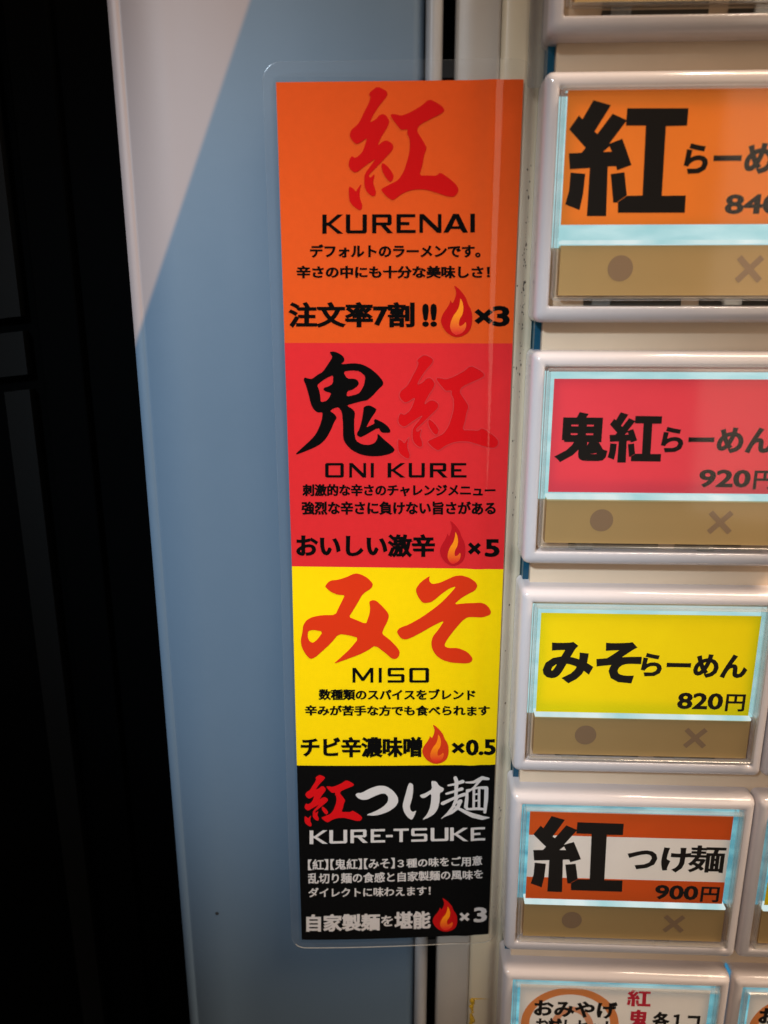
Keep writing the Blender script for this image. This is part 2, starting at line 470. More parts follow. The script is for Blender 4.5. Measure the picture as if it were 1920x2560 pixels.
D = json.loads(r'''{"kure":[[[-25.918,-0.755],[-27.139,-1.55],[-27.315,-1.969],[-27.026,-2.288],[-27.44,-3.393],[-28.029,-4.342],[-28.742,-5.721],[-29.218,-6.36],[-30.225,-7.103],[-30.529,-7.909],[-30.183,-8.614],[-29.481,-9.248],[-28.889,-9.111],[-27.645,-8.309],[-27.886,-9.065],[-28.247,-10.039],[-28.666,-10.69],[-29.561,-11.361],[-30.21,-10.985],[-30.573,-11.551],[-30.738,-12.428],[-30.413,-13.146],[-29.524,-13.626],[-28.028,-12.556],[-26.242,-11.417],[-26.778,-12.125],[-28.095,-13.767],[-28.163,-14.874],[-28.109,-15.763],[-27.696,-16.602],[-26.92,-17.199],[-26.381,-17.168],[-26.223,-16.61],[-26.436,-15.884],[-26.732,-15.104],[-26.369,-13.723],[-27.205,-14.381],[-27.442,-14.048],[-27.262,-13.772],[-26.247,-12.842],[-24.822,-11.481],[-23.641,-10.345],[-23.347,-9.804],[-23.525,-9.206],[-24.35,-8.713],[-25.056,-8.816],[-26.0,-9.567],[-25.29,-8.112],[-24.351,-6.775],[-24.001,-5.869],[-24.527,-5.011],[-25.052,-4.794],[-25.637,-4.948],[-26.223,-5.583],[-27.221,-6.055],[-26.748,-5.098],[-25.634,-3.515],[-24.528,-2.364],[-24.319,-1.841],[-24.528,-1.419]],[[-25.177,-12.059],[-25.356,-12.628],[-25.119,-13.51],[-24.466,-14.563],[-23.87,-15.032],[-23.489,-14.735],[-23.3,-14.073],[-23.754,-13.243],[-24.466,-12.469]],[[-30.741,-15.581],[-30.706,-17.65],[-30.355,-18.439],[-29.398,-19.176],[-28.858,-19.382],[-28.579,-19.124],[-28.526,-18.504],[-28.843,-17.66],[-28.959,-17.098],[-28.916,-16.316],[-28.619,-15.204],[-29.248,-15.98],[-29.553,-16.48],[-29.967,-15.976]],[[-23.769,-4.805],[-23.768,-5.231],[-23.299,-5.875],[-22.241,-7.115],[-21.773,-7.172],[-21.071,-7.071],[-21.16,-7.714],[-20.768,-8.417],[-20.679,-9.228],[-20.751,-10.529],[-21.154,-11.944],[-21.618,-13.367],[-22.561,-14.741],[-23.869,-15.343],[-25.361,-16.057],[-25.302,-16.392],[-24.465,-17.29],[-23.506,-17.855],[-22.968,-17.577],[-22.074,-16.911],[-20.765,-16.361],[-19.456,-16.168],[-18.027,-16.209],[-16.234,-16.719],[-14.439,-17.308],[-13.367,-17.37],[-12.728,-16.738],[-12.661,-16.072],[-13.115,-15.405],[-14.26,-14.459],[-15.697,-13.569],[-16.278,-14.116],[-17.463,-14.054],[-19.122,-14.066],[-18.608,-12.508],[-18.389,-11.09],[-17.934,-9.898],[-18.355,-9.137],[-19.19,-7.945],[-19.571,-7.297],[-19.321,-6.657],[-18.742,-6.234],[-17.353,-5.606],[-15.622,-4.824],[-15.166,-4.405],[-15.348,-3.98],[-15.995,-3.446],[-17.628,-2.662],[-19.005,-3.735],[-20.856,-4.672],[-22.135,-5.085],[-22.952,-4.866]]],"oni":[[[[-34.382,-42.517],[-34.329,-42.74],[-33.885,-43.353],[-34.648,-44.532],[-35.708,-46.0],[-36.52,-46.398],[-37.574,-47.196],[-38.262,-47.119],[-38.89,-46.894],[-39.098,-47.372],[-38.751,-48.167],[-38.328,-49.652],[-37.914,-51.606],[-37.472,-52.529],[-36.788,-53.105],[-35.856,-53.042],[-35.938,-54.147],[-36.374,-55.435],[-37.11,-56.966],[-38.074,-58.035],[-39.399,-59.23],[-40.853,-60.551],[-40.74,-60.729],[-40.024,-60.485],[-37.521,-59.454],[-36.21,-58.673],[-35.25,-57.661],[-34.402,-56.126],[-33.794,-54.718],[-33.317,-54.016],[-33.77,-53.321],[-34.574,-52.804],[-33.869,-52.337],[-32.996,-52.101],[-32.373,-53.024],[-32.231,-55.293],[-32.266,-57.759],[-31.753,-58.819],[-30.711,-59.879],[-29.192,-60.641],[-27.433,-60.949],[-25.673,-60.912],[-24.033,-60.542],[-23.214,-60.12],[-23.005,-59.703],[-23.45,-59.115],[-24.851,-57.944],[-26.13,-56.718],[-26.04,-57.599],[-26.603,-58.546],[-27.656,-58.908],[-28.825,-58.798],[-29.989,-58.156],[-30.265,-56.569],[-30.244,-54.581],[-30.077,-52.953],[-30.626,-52.378],[-31.603,-51.805],[-30.153,-51.395],[-28.649,-50.985],[-27.957,-50.924],[-27.032,-50.174],[-25.879,-48.913],[-25.076,-48.17],[-25.075,-47.546],[-26.101,-46.306],[-27.352,-45.297],[-28.715,-44.627],[-30.081,-44.429],[-32.537,-44.638],[-31.902,-44.131],[-31.838,-43.627],[-32.228,-43.07],[-33.131,-42.57],[-33.811,-42.426]],[[-33.825,-46.468],[-35.04,-47.016],[-36.089,-47.702],[-36.735,-48.273],[-36.407,-49.071],[-36.202,-50.216],[-36.167,-51.275],[-35.178,-51.074],[-34.588,-50.439],[-34.226,-49.634],[-35.317,-49.353],[-35.634,-49.068],[-35.535,-48.725],[-34.724,-48.493],[-33.909,-47.978]],[[-32.097,-45.875],[-30.551,-45.667],[-29.181,-45.809],[-28.16,-46.709],[-28.398,-48.127],[-28.981,-49.268],[-29.503,-49.785],[-31.583,-50.31],[-31.397,-49.279],[-30.474,-49.046],[-29.548,-48.359],[-29.337,-47.903],[-29.539,-47.45],[-30.051,-47.112],[-31.427,-47.117]]],[[[-28.542,-52.136],[-28.57,-52.714],[-28.909,-54.689],[-29.388,-56.211],[-29.741,-56.683],[-29.746,-57.153],[-29.224,-57.526],[-28.346,-57.144],[-25.895,-55.663],[-25.432,-56.655],[-23.921,-56.669],[-23.747,-56.293],[-24.154,-55.594],[-24.966,-54.899],[-26.413,-54.186],[-26.738,-54.386],[-26.567,-55.025],[-27.404,-55.38],[-28.162,-55.794],[-27.399,-54.331],[-26.176,-52.528],[-26.637,-52.184],[-27.386,-51.807],[-27.963,-51.81]]]],"miso":[[[[-36.075,-85.909],[-35.51,-85.135],[-34.89,-84.718],[-33.661,-84.599],[-32.06,-84.067],[-30.4,-83.252],[-29.239,-83.454],[-28.019,-84.14],[-27.043,-85.214],[-27.167,-85.92],[-27.659,-86.439],[-28.52,-86.963],[-29.137,-87.613],[-29.883,-89.038],[-30.881,-90.732],[-31.607,-91.912],[-30.521,-92.357],[-28.359,-93.291],[-28.046,-92.395],[-27.671,-91.216],[-27.544,-90.045],[-27.763,-88.781],[-27.049,-88.488],[-26.372,-88.609],[-25.326,-89.631],[-24.215,-90.917],[-23.991,-91.698],[-24.335,-92.881],[-24.953,-94.073],[-25.349,-95.266],[-23.956,-96.314],[-22.583,-97.769],[-21.893,-98.835],[-22.074,-99.911],[-22.697,-100.426],[-23.447,-100.324],[-24.574,-99.257],[-26.632,-97.603],[-27.944,-98.615],[-29.699,-99.568],[-32.086,-100.529],[-34.733,-101.563],[-33.336,-100.272],[-31.44,-98.381],[-29.74,-96.17],[-31.417,-95.657],[-33.592,-95.351],[-35.05,-97.221],[-36.828,-98.973],[-38.23,-100.26],[-39.116,-100.58],[-39.978,-99.681],[-40.701,-98.224],[-40.895,-96.765],[-40.508,-95.042],[-40.355,-93.724],[-39.711,-92.666],[-38.579,-91.997],[-36.71,-91.609],[-34.168,-91.551],[-33.47,-89.986],[-32.777,-88.559],[-32.337,-87.589],[-33.692,-87.543],[-34.919,-87.046],[-35.65,-86.415]],[[-36.576,-94.924],[-38.502,-94.593],[-39.38,-94.828],[-39.544,-95.556],[-39.472,-96.348],[-39.11,-97.006],[-38.489,-97.236],[-37.663,-96.523]]],[[[-16.351,-83.543],[-18.034,-84.799],[-18.902,-86.047],[-18.931,-86.667],[-18.59,-87.656],[-17.751,-88.868],[-17.159,-88.986],[-16.099,-88.812],[-15.166,-88.114],[-14.124,-87.105],[-12.619,-85.968],[-11.397,-85.58],[-12.137,-86.584],[-13.746,-88.473],[-15.256,-89.867],[-17.716,-91.78],[-20.196,-93.324],[-21.859,-93.949],[-22.452,-94.616],[-22.39,-95.126],[-21.727,-96.143],[-20.889,-96.417],[-19.696,-95.998],[-17.68,-94.83],[-15.673,-93.538],[-13.437,-92.374],[-14.591,-94.294],[-15.64,-95.71],[-15.92,-96.997],[-15.721,-98.286],[-14.981,-99.578],[-13.763,-100.548],[-11.947,-101.128],[-9.538,-101.25],[-8.46,-101.05],[-7.972,-100.459],[-8.074,-99.806],[-9.002,-98.767],[-10.816,-98.024],[-12.61,-98.073],[-13.457,-97.625],[-13.001,-96.461],[-11.614,-94.398],[-10.116,-92.472],[-9.188,-91.701],[-8.009,-91.564],[-6.232,-91.701],[-4.948,-91.22],[-4.731,-90.647],[-5.115,-89.764],[-5.846,-89.015],[-6.916,-88.649],[-9.262,-88.862],[-11.786,-89.228],[-10.462,-87.936],[-9.077,-86.983],[-7.924,-86.283],[-7.458,-85.406],[-7.797,-84.604],[-8.928,-83.814],[-10.455,-83.402],[-11.735,-83.542],[-13.122,-84.24],[-14.514,-84.939],[-15.917,-85.204],[-16.393,-84.716],[-16.517,-84.223]]]],"tsuke":[[[[-30.667,-129.793],[-30.28,-129.363],[-29.41,-129.367],[-27.84,-128.397],[-26.102,-127.724],[-24.539,-127.834],[-23.146,-128.829],[-22.183,-130.22],[-22.003,-131.41],[-22.61,-132.594],[-24.008,-133.671],[-25.76,-134.346],[-27.163,-134.57],[-28.564,-134.356],[-26.81,-133.636],[-25.059,-132.562],[-24.099,-131.383],[-24.049,-130.198],[-24.711,-129.501],[-25.582,-129.552],[-26.976,-130.17],[-28.199,-130.85],[-29.245,-130.941],[-30.115,-130.542]]],[[[-19.854,-127.099],[-19.069,-127.501],[-19.055,-129.076],[-19.298,-131.052],[-19.724,-132.439],[-19.54,-133.44],[-19.098,-133.848],[-18.365,-133.461],[-18.74,-134.658],[-19.258,-135.694],[-20.142,-135.034],[-20.941,-133.617],[-21.178,-132.217],[-20.701,-130.239],[-20.194,-128.077]]],[[[-15.517,-126.764],[-14.473,-126.878],[-13.846,-127.972],[-12.878,-128.483],[-13.04,-129.174],[-13.731,-129.558],[-13.699,-131.351],[-14.019,-133.146],[-14.702,-134.338],[-15.92,-135.219],[-17.233,-135.736],[-16.108,-134.308],[-15.52,-132.514],[-15.337,-129.53],[-16.51,-130.502],[-17.206,-130.689],[-17.825,-130.044],[-16.523,-129.51],[-15.228,-128.641]]]],"men":[[[[-10.665,-126.151],[-10.383,-127.044],[-10.471,-130.818]],[0.387,0.422,0.317]],[[[-12.02,-127.845],[-10.805,-127.629],[-9.167,-126.967]],[0.211,0.282,0.422]],[[[-12.365,-129.742],[-10.942,-129.313],[-9.299,-128.649]],[0.246,0.282,0.387]],[[[-13.075,-131.963],[-11.255,-131.001],[-8.744,-129.856]],[0.422,0.317,0.387]],[[[-10.213,-130.624],[-10.953,-132.813],[-11.89,-134.201],[-13.274,-135.482]],[0.352,0.317,0.282,0.053]],[[[-10.966,-132.21],[-10.1,-131.727],[-9.493,-131.44],[-10.069,-133.035],[-11.188,-134.117],[-12.754,-135.029]],[0.176,0.246,0.422,0.387,0.317,0.106]],[[[-10.513,-132.823],[-9.266,-133.498],[-6.763,-134.841],[-4.975,-135.505],[-3.561,-135.446]],[0.246,0.352,0.528,0.493,0.106]],[[[-8.519,-127.117],[-6.987,-127.068],[-5.27,-126.25],[-4.043,-126.473]],[0.176,0.317,0.458,0.282]],[[[-5.609,-126.54],[-6.78,-128.204],[-7.975,-129.174]],[0.387,0.246,0.211]],[[[-8.246,-128.87],[-8.245,-130.867],[-8.405,-132.773],[-8.041,-133.247]],[0.246,0.352,0.387,0.282]],[[[-8.158,-128.871],[-6.074,-128.418],[-4.411,-128.514]],[0.211,0.246,0.422]],[[[-4.357,-128.556],[-4.329,-130.962],[-4.487,-134.195]],[0.422,0.422,0.317]],[[[-8.217,-133.242],[-6.457,-133.227],[-4.422,-133.485]],[0.246,0.317,0.282]],[[[-6.882,-128.899],[-6.818,-132.914]],[0.264,0.264]],[[[-5.82,-128.722],[-5.72,-133.146]],[0.264,0.264]],[[[-6.905,-129.897],[-5.768,-129.863]],[0.194,0.194]],[[[-6.862,-131.402],[-5.721,-131.37]],[0.194,0.194]]],"flame":[[[-13.045,-31.403],[-12.655,-31.585],[-12.044,-32.082],[-11.427,-32.786],[-10.981,-33.409],[-10.609,-34.492],[-10.16,-35.161],[-9.83,-36.167],[-9.815,-37.599],[-10.063,-38.615],[-10.565,-39.295],[-11.334,-39.764],[-12.286,-39.979],[-13.159,-39.81],[-14.129,-39.215],[-14.842,-38.281],[-15.191,-37.265],[-15.005,-36.506],[-14.799,-36.001],[-14.126,-35.078],[-13.669,-34.241],[-13.637,-33.741],[-13.236,-34.367],[-12.947,-33.825],[-12.666,-32.993],[-12.681,-32.329]],[[-11.926,-33.409],[-11.52,-34.158],[-11.323,-35.161],[-11.51,-36.252],[-12.01,-37.01],[-12.076,-37.855],[-11.895,-38.151],[-11.381,-37.939],[-10.876,-37.389],[-10.773,-38.023],[-11.012,-38.786],[-11.52,-39.296],[-12.122,-39.553],[-12.642,-39.596],[-13.261,-39.128],[-13.583,-38.28],[-13.472,-37.433],[-13.061,-36.421],[-12.307,-35.413],[-11.987,-34.409]]],"boxes":{"kure2":[[-22.452,-61.4],[-4.418,-61.258],[-5.099,-42.959],[-22.526,-43.002]],"kure4":[[-41.008,-136.983],[-29.367,-136.989],[-29.298,-125.331],[-40.751,-125.374]],"flame2":[[-14.513,-81.557],[-9.816,-81.492],[-10.044,-72.848],[-14.669,-72.901]],"flame3":[[-17.312,-122.928],[-12.074,-122.988],[-12.251,-114.33],[-17.416,-114.307]],"flame4":[[-14.617,-162.907],[-9.42,-163.195],[-9.617,-154.797],[-14.746,-154.562]]},"texts":[[1,"デフォルトのラーメンです。",[[-37.445,-26.852],[-8.712,-26.919],[-8.779,-24.768],[-37.39,-24.683]],0.044,0.034],[1,"辛さの中にも十分な美味しさ！",[[-39.843,-30.247],[-7.046,-30.291],[-7.118,-28.194],[-39.78,-28.13]],0.045,0.034],[1,"注文率7割",[[-41.497,-38.411],[-19.639,-38.388],[-19.68,-34.09],[-41.356,-34.086]],0.046,0.032],[1,"!!",[[-18.334,-38.245],[-15.813,-38.242],[-15.879,-34.369],[-18.381,-34.369]],0.05,0.03],[1,"×",[[-9.439,-37.756],[-6.271,-37.754],[-6.36,-35.233],[-9.513,-35.233]],0.04,0.04],[1,"3",[[-6.343,-38.176],[-3.379,-38.173],[-3.52,-34.732],[-6.464,-34.732]],0.036,0.034],[2,"刺激的な辛さのチャレンジメニュー",[[-39.893,-68.525],[-4.738,-68.175],[-4.822,-65.851],[-39.828,-66.175]],0.045,0.034],[2,"強烈な辛さに負けない旨さがある",[[-40.148,-72.057],[-4.551,-71.666],[-4.645,-69.059],[-40.074,-69.421]],0.045,0.034],[2,"おいしい激辛",[[-41.396,-80.331],[-15.48,-79.983],[-15.554,-75.433],[-41.259,-75.743]],0.046,0.032],[2,"×",[[-9.408,-79.244],[-7.012,-79.212],[-7.086,-76.857],[-9.472,-76.887]],0.04,0.04],[2,"5",[[-6.28,-79.728],[-3.544,-79.692],[-3.675,-76.229],[-6.393,-76.263]],0.036,0.034],[3,"数種類のスパイスをブレンド",[[-37.696,-109.134],[-7.137,-109.053],[-7.209,-106.595],[-37.653,-106.716]],0.045,0.034],[3,"辛みが苦手な方でも食べられます",[[-40.405,-112.466],[-4.229,-112.429],[-4.31,-110.083],[-40.356,-110.167]],0.045,0.034],[3,"チビ辛濃味噌",[[-41.44,-121.545],[-17.329,-121.537],[-17.385,-116.883],[-41.335,-116.944]],0.046,0.032],[3,"×",[[-11.552,-120.657],[-8.906,-120.688],[-8.969,-118.248],[-11.604,-118.223]],0.04,0.04],[3,"0.5",[[-8.729,-121.067],[-2.754,-121.152],[-2.887,-117.493],[-8.824,-117.429]],0.045,0.035],[4,"【紅】",[[-40.544,-147.246],[-36.371,-147.154],[-36.33,-144.593],[-40.488,-144.687]],0.022,0.018],[4,"【鬼紅】",[[-35.919,-147.156],[-29.429,-147.067],[-29.413,-144.497],[-35.88,-144.594]],0.022,0.018],[4,"【みそ】",[[-29.013,-147.074],[-22.693,-147.01],[-22.702,-144.468],[-28.998,-144.504]],0.022,0.018],[4,"３種の味をご用意",[[-22.137,-146.984],[-4.62,-146.875],[-4.698,-144.451],[-22.147,-144.763]],0.03,0.022],[4,"乱切り麺の食感と自家製麺の風味を",[[-40.615,-150.515],[-4.34,-150.118],[-4.415,-147.792],[-40.558,-147.889]],0.03,0.022],[4,"ダイレクトに味わえます！",[[-40.616,-153.735],[-15.18,-153.793],[-15.215,-151.467],[-40.565,-151.408]],0.03,0.022],[4,"自家製麺",[[-41.233,-162.294],[-25.729,-162.208],[-25.725,-157.829],[-41.131,-157.863]],0.05,0.036],[4,"を",[[-25.551,-161.198],[-22.998,-161.121],[-23.006,-158.422],[-25.549,-158.504]],0.034,0.026],[4,"堪能",[[-22.711,-162.023],[-15.057,-162.113],[-15.123,-157.651],[-22.726,-157.594]],0.05,0.036],[4,"×",[[-9.02,-160.425],[-6.873,-160.463],[-6.932,-158.322],[-9.072,-158.29]],0.045,0.045],[4,"3",[[-5.961,-161.032],[-3.161,-161.033],[-3.289,-157.251],[-6.071,-157.263]],0.045,0.035]],"roman":[[1,"K",[[-35.259,-23.013],[-31.741,-23.025],[-31.699,-20.014],[-35.196,-19.999]]],[1,"U",[[-31.295,-22.996],[-27.786,-23.008],[-27.767,-20.011],[-31.255,-19.996]]],[1,"R",[[-26.896,-22.976],[-23.378,-22.988],[-23.385,-20.007],[-26.882,-19.992]]],[1,"E",[[-22.81,-22.958],[-19.62,-22.969],[-19.649,-20.002],[-22.821,-19.988]]],[1,"N",[[-18.983,-22.941],[-15.323,-22.954],[-15.378,-20.001],[-19.016,-19.985]]],[1,"A",[[-15.006,-22.924],[-10.914,-22.938],[-10.994,-20.0],[-15.062,-19.982]]],[1,"I",[[-10.528,-22.904],[-9.771,-22.907],[-9.857,-19.981],[-10.61,-19.978]]],[2,"O",[[-35.632,-64.94],[-32.247,-64.909],[-32.209,-62.222],[-35.577,-62.249]]],[2,"N",[[-31.233,-64.9],[-28.194,-64.873],[-28.176,-62.189],[-31.2,-62.214]]],[2,"I",[[-27.335,-64.866],[-26.784,-64.861],[-26.773,-62.178],[-27.322,-62.182]]],[2,"K",[[-24.273,-64.838],[-21.064,-64.81],[-21.081,-62.132],[-24.275,-62.158]]],[2,"U",[[-20.453,-64.804],[-17.556,-64.779],[-17.59,-62.104],[-20.474,-62.127]]],[2,"R",[[-16.642,-64.771],[-13.447,-64.742],[-13.501,-62.07],[-16.681,-62.096]]],[2,"E",[[-12.839,-64.737],[-10.045,-64.712],[-10.117,-62.043],[-12.896,-62.065]]],[3,"M",[[-31.015,-105.381],[-26.994,-105.355],[-26.987,-102.254],[-30.99,-102.285]]],[3,"I",[[-25.948,-105.349],[-25.36,-105.346],[-25.36,-102.243],[-25.946,-102.246]]],[3,"S",[[-24.217,-105.34],[-20.952,-105.326],[-20.972,-102.216],[-24.222,-102.235]]],[3,"O",[[-20.037,-105.323],[-16.219,-105.312],[-16.263,-102.194],[-20.063,-102.211]]],[4,"K",[[-40.065,-141.079],[-36.376,-140.968],[-36.326,-137.839],[-39.999,-137.944]]],[4,"U",[[-36.031,-140.959],[-32.418,-140.882],[-32.385,-137.757],[-35.983,-137.831]]],[4,"R",[[-31.73,-140.87],[-28.221,-140.818],[-28.207,-137.695],[-31.7,-137.745]]],[4,"E",[[-27.602,-140.811],[-24.677,-140.782],[-24.679,-137.659],[-27.591,-137.687]]],[4,"-",[[-24.505,-140.78],[-23.128,-140.77],[-23.137,-137.647],[-24.508,-137.657]]],[4,"T",[[-22.956,-140.769],[-19.856,-140.755],[-19.881,-137.631],[-22.966,-137.646]]],[4,"S",[[-19.339,-140.753],[-16.063,-140.75],[-16.105,-137.623],[-19.366,-137.629]]],[4,"U",[[-15.372,-140.75],[-11.745,-140.76],[-11.809,-137.629],[-15.418,-137.623]]],[4,"K",[[-11.399,-140.761],[-7.694,-140.783],[-7.779,-137.648],[-11.464,-137.63]]],[4,"E",[[-7.174,-140.787],[-4.189,-140.813],[-4.292,-137.674],[-7.261,-137.651]]]],"btexts":[[0,"紅",[3.87,4.32,22.6,20.96],0.042,0.042],[0,"らーめん",[21.75,10.47,40.32,14.94],0.045,0.036],[0,"840円",[28.68,17.84,41.6,20.99],0.034,0.03],[1,"鬼紅",[4.43,9.95,22.44,18.56],0.045,0.04],[1,"らーめん",[22.22,12.37,41.0,16.81],0.045,0.036],[1,"920円",[29.15,19.62,42.04,23.05],0.034,0.03],[2,"みそ",[4.53,9.72,22.33,18.19],0.046,0.044],[2,"らーめん",[22.33,11.8,41.49,16.57],0.045,0.036],[2,"820円",[29.56,19.6,41.85,23.27],0.034,0.03],[3,"紅",[4.55,4.63,22.71,22.12],0.042,0.042],[3,"つけ",[23.08,11.03,35.35,16.77],0.042,0.034],[3,"麺",[34.99,10.38,42.01,16.65],0.026,0.016],[3,"900円",[29.16,19.73,41.76,23.46],0.034,0.03],[4,"おみやげ",[6.74,7.01,24.04,11.51],0.045,0.035],[4,"お試しセット",[7.33,11.7,23.59,15.76],0.05,0.036],[4,"紅",[25.83,3.62,30.74,7.97],0.045,0.035],[4,"鬼",[26.34,8.72,30.65,13.81],0.045,0.035],[4,"各１コ",[31.42,9.08,41.26,13.44],0.05,0.04]],"gothic":[[[[5.935,6.382],[6.469,6.909],[7.83,4.279],[10.296,5.006],[8.249,8.668],[8.681,8.988],[10.61,6.173],[12.672,7.109],[10.423,10.377],[12.195,9.692],[12.89,11.288],[13.747,13.432],[11.808,14.173],[11.58,13.59],[10.434,13.625],[10.684,20.837],[7.927,20.825],[7.917,13.824],[5.114,13.978],[4.835,11.699],[6.621,11.626],[7.147,10.926],[4.692,8.301]],[[9.64,11.541],[10.873,11.508],[10.473,10.738]]],[[[5.236,14.455],[7.327,14.641],[7.194,17.513],[6.817,19.933],[4.732,19.084],[5.167,17.065]]],[[[10.928,14.707],[12.842,14.459],[13.431,17.831],[12.2,18.702],[12.212,18.856],[11.562,18.853]]],[[[12.585,5.442],[21.024,5.519],[21.056,7.933],[18.128,7.993],[18.383,17.901],[21.769,17.875],[21.851,20.399],[12.327,20.356],[12.229,18.768],[13.48,17.875],[15.652,17.843],[15.338,7.885],[12.574,7.862]]]]}''')

# ------------------------------------------------------------------ the dark surroundings on the left
dk = thing('black_door', 'black door standing in the dark beside the blue panel, with dim grey panes', 'door', (-0.1, 0.03, -0.1))  # added sheet stands in for the darkness beside the machine
dk_o = (-dk.location.x, -dk.location.y, -dk.location.z)
def at(parent, o):
    o.location = (-parent.location.x, -parent.location.y, -parent.location.z); return o
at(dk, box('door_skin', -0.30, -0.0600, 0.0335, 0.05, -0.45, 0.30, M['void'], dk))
for z0, z1, xl in ((-0.0372, 0.05, -0.125), (-0.0492, -0.0402, -0.125), (-0.40, -0.0524, -0.1075)):  # dim glass reflections built as grey strips
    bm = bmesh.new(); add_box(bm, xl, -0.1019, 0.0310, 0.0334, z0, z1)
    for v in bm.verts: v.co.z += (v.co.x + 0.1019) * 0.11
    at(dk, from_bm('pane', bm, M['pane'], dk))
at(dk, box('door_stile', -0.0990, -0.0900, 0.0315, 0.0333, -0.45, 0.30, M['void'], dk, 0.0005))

# ------------------------------------------------------------------ the vending machine front
ma = thing('ticket_machine', 'cream food ticket vending machine front with blue door panel and grey seam', 'vending machine', (0, 0.02, -0.2))
ZB, ZT = -0.30, 0.10
prof = [(-0.0698, 0.012), (-0.0698, 0.0072), (-0.0696, 0.0066), (-0.0692, 0.0062), (-0.0686, 0.006), (-0.0677, 0.006), (-0.0674, 0.0062), (-0.0672, 0.0060),
        (-0.060, 0.006), (-0.040, 0.006), (-0.0205, 0.006), (-0.0193, 0.0063), (-0.0187, 0.0069), (-0.0184, 0.0085)]
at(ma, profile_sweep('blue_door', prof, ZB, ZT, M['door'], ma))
prof = [(-0.01835, 0.0090), (-0.0183, 0.0066), (-0.0181, 0.0058), (-0.0177, 0.0054), (-0.0170, 0.0053), (-0.0163, 0.0056), (-0.0157, 0.0064), (-0.0155, 0.0080), (-0.0155, 0.0160)]
at(ma, profile_sweep('seam_flange', prof, ZB, ZT, M['flange'], ma))
at(ma, box('seam_gap', -0.0183, -0.0132, 0.0150, 0.0170, ZB, ZT, M['gap'], ma))
prof = [(-0.0135, 0.0150), (-0.0135, 0.0058), (-0.0134, 0.0053), (-0.0130, 0.0050), (-0.0100, 0.0050), (-0.0072, 0.0050), (-0.0066, 0.0050), (-0.0063, 0.0060)]
at(ma, profile_sweep('front_panel', prof, ZB, ZT, M['panel'], ma))
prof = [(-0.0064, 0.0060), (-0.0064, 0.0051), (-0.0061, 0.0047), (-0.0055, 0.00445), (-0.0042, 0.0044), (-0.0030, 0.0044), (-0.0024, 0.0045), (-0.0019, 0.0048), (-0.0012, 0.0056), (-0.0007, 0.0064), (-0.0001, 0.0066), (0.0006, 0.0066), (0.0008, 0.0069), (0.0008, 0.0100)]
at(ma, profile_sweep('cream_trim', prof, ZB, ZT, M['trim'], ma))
at(ma, box('button_bank', 0.0020, 0.12, 0.0024, 0.0140, ZB, ZT, M['chassis'], ma))
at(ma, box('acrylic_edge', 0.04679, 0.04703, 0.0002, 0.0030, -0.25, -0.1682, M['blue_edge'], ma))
at(ma, box('acrylic_edge', 0.0009, 0.00195, 0.0040, 0.0120, ZB, ZT, M['teal'], ma))
# dried dirt along the step beside the buttons
bm = bmesh.new()
for k in range(90):
    z = random.choice((random.uniform(-0.046, -0.012), random.uniform(-0.165, -0.010), random.gauss(-0.036, 0.006)))
    x = random.gauss(-0.0010, 0.00022) if random.random() < .8 else random.uniform(-0.0024, -0.0008)
    r = random.uniform(0.00004, 0.00017); n = random.randint(5, 7); st = random.uniform(1, 2.8)
    def ypanel(x):
        for (a, ya), (b, yb) in zip(prof, prof[1:]):
            if a <= x <= b and b > a: return ya + (yb - ya) * (x - a) / (b - a)
        return 0.0066
    vs = [bm.verts.new((x + r * random.uniform(.5, 1.1) * math.cos(6.283 * i / n), 0, z + st * r * random.uniform(.5, 1.1) * math.sin(6.283 * i / n))) for i in range(n)]
    for v in vs: v.co.y = ypanel(v.co.x) - 0.00004
    f = bm.faces.new(vs); f.normal_update()
    if f.normal.y > 0: f.normal_flip()
g = at(ma, from_bm('grime', bm, M['grime'], ma)); g['kind'] = 'stuff'
bm = bmesh.new()
vs = [bm.verts.new((-0.0615 + 0.00042 * math.cos(k * .6283), 0.00594, -0.1630 + 0.00042 * math.sin(k * .6283))) for k in range(10)]
bm.faces.new(vs[::-1])
for f in bm.faces:
    f.normal_update()
    if f.normal.y > 0: f.normal_flip()
at(ma, from_bm('dirt_spot', bm, pmat('grey dirt', (0.03, 0.032, 0.036, 1), .8, .1), ma))

# dried yellow glue run
dr = thing('glue_drip', 'dried yellow drip running down the cream panel below the menu strip', 'drip', (-0.0053, 0.005, -0.186))
bm = bmesh.new()
def blob(x, z, r, sx=1, sz=1):
    m = Matrix.Translation((x, 0.0044 if x > -0.006 else 0.0047, z)) @ Matrix.Diagonal((sx, 0.6, sz, 1))
    bmesh.ops.create_icosphere(bm, subdivisions=2, radius=r, matrix=m)
for k in range(12):
    t = k / 11
    blob(-0.00560 + 0.00018 * math.sin(k * 2.1), -0.1826 - 0.0085 * t, random.uniform(0.00028, 0.00062), 1, 1.25)
for k in range(9):
    t = k / 8
    blob(-0.0053 + 0.0032 * t, -0.1821 + 0.0005 * t - .0004 * t * t, 0.00030 * (1 - .75 * t), 1.4, .7)
at(dr, from_bm('drip_body', bm, M['drip'], dr, True))

# clear tape left of the top button
tp = thing('clear_tape', 'short smoky clear tape on the cream edge just above the menu strip', 'tape', (-0.0005, 0.004, 0.006))
bm = bmesh.new()
bm.faces.new([bm.verts.new((x, 0.0042, z)) for x, z in round_rect(-0.0022, 0.0022, -0.0012, 0.05, 0.0006)][::-1])
bmesh.ops.solidify(bm, geom=bm.faces[:], thickness=0.0001)
at(tp, from_bm('tape_film', bm, M['tape'], tp))

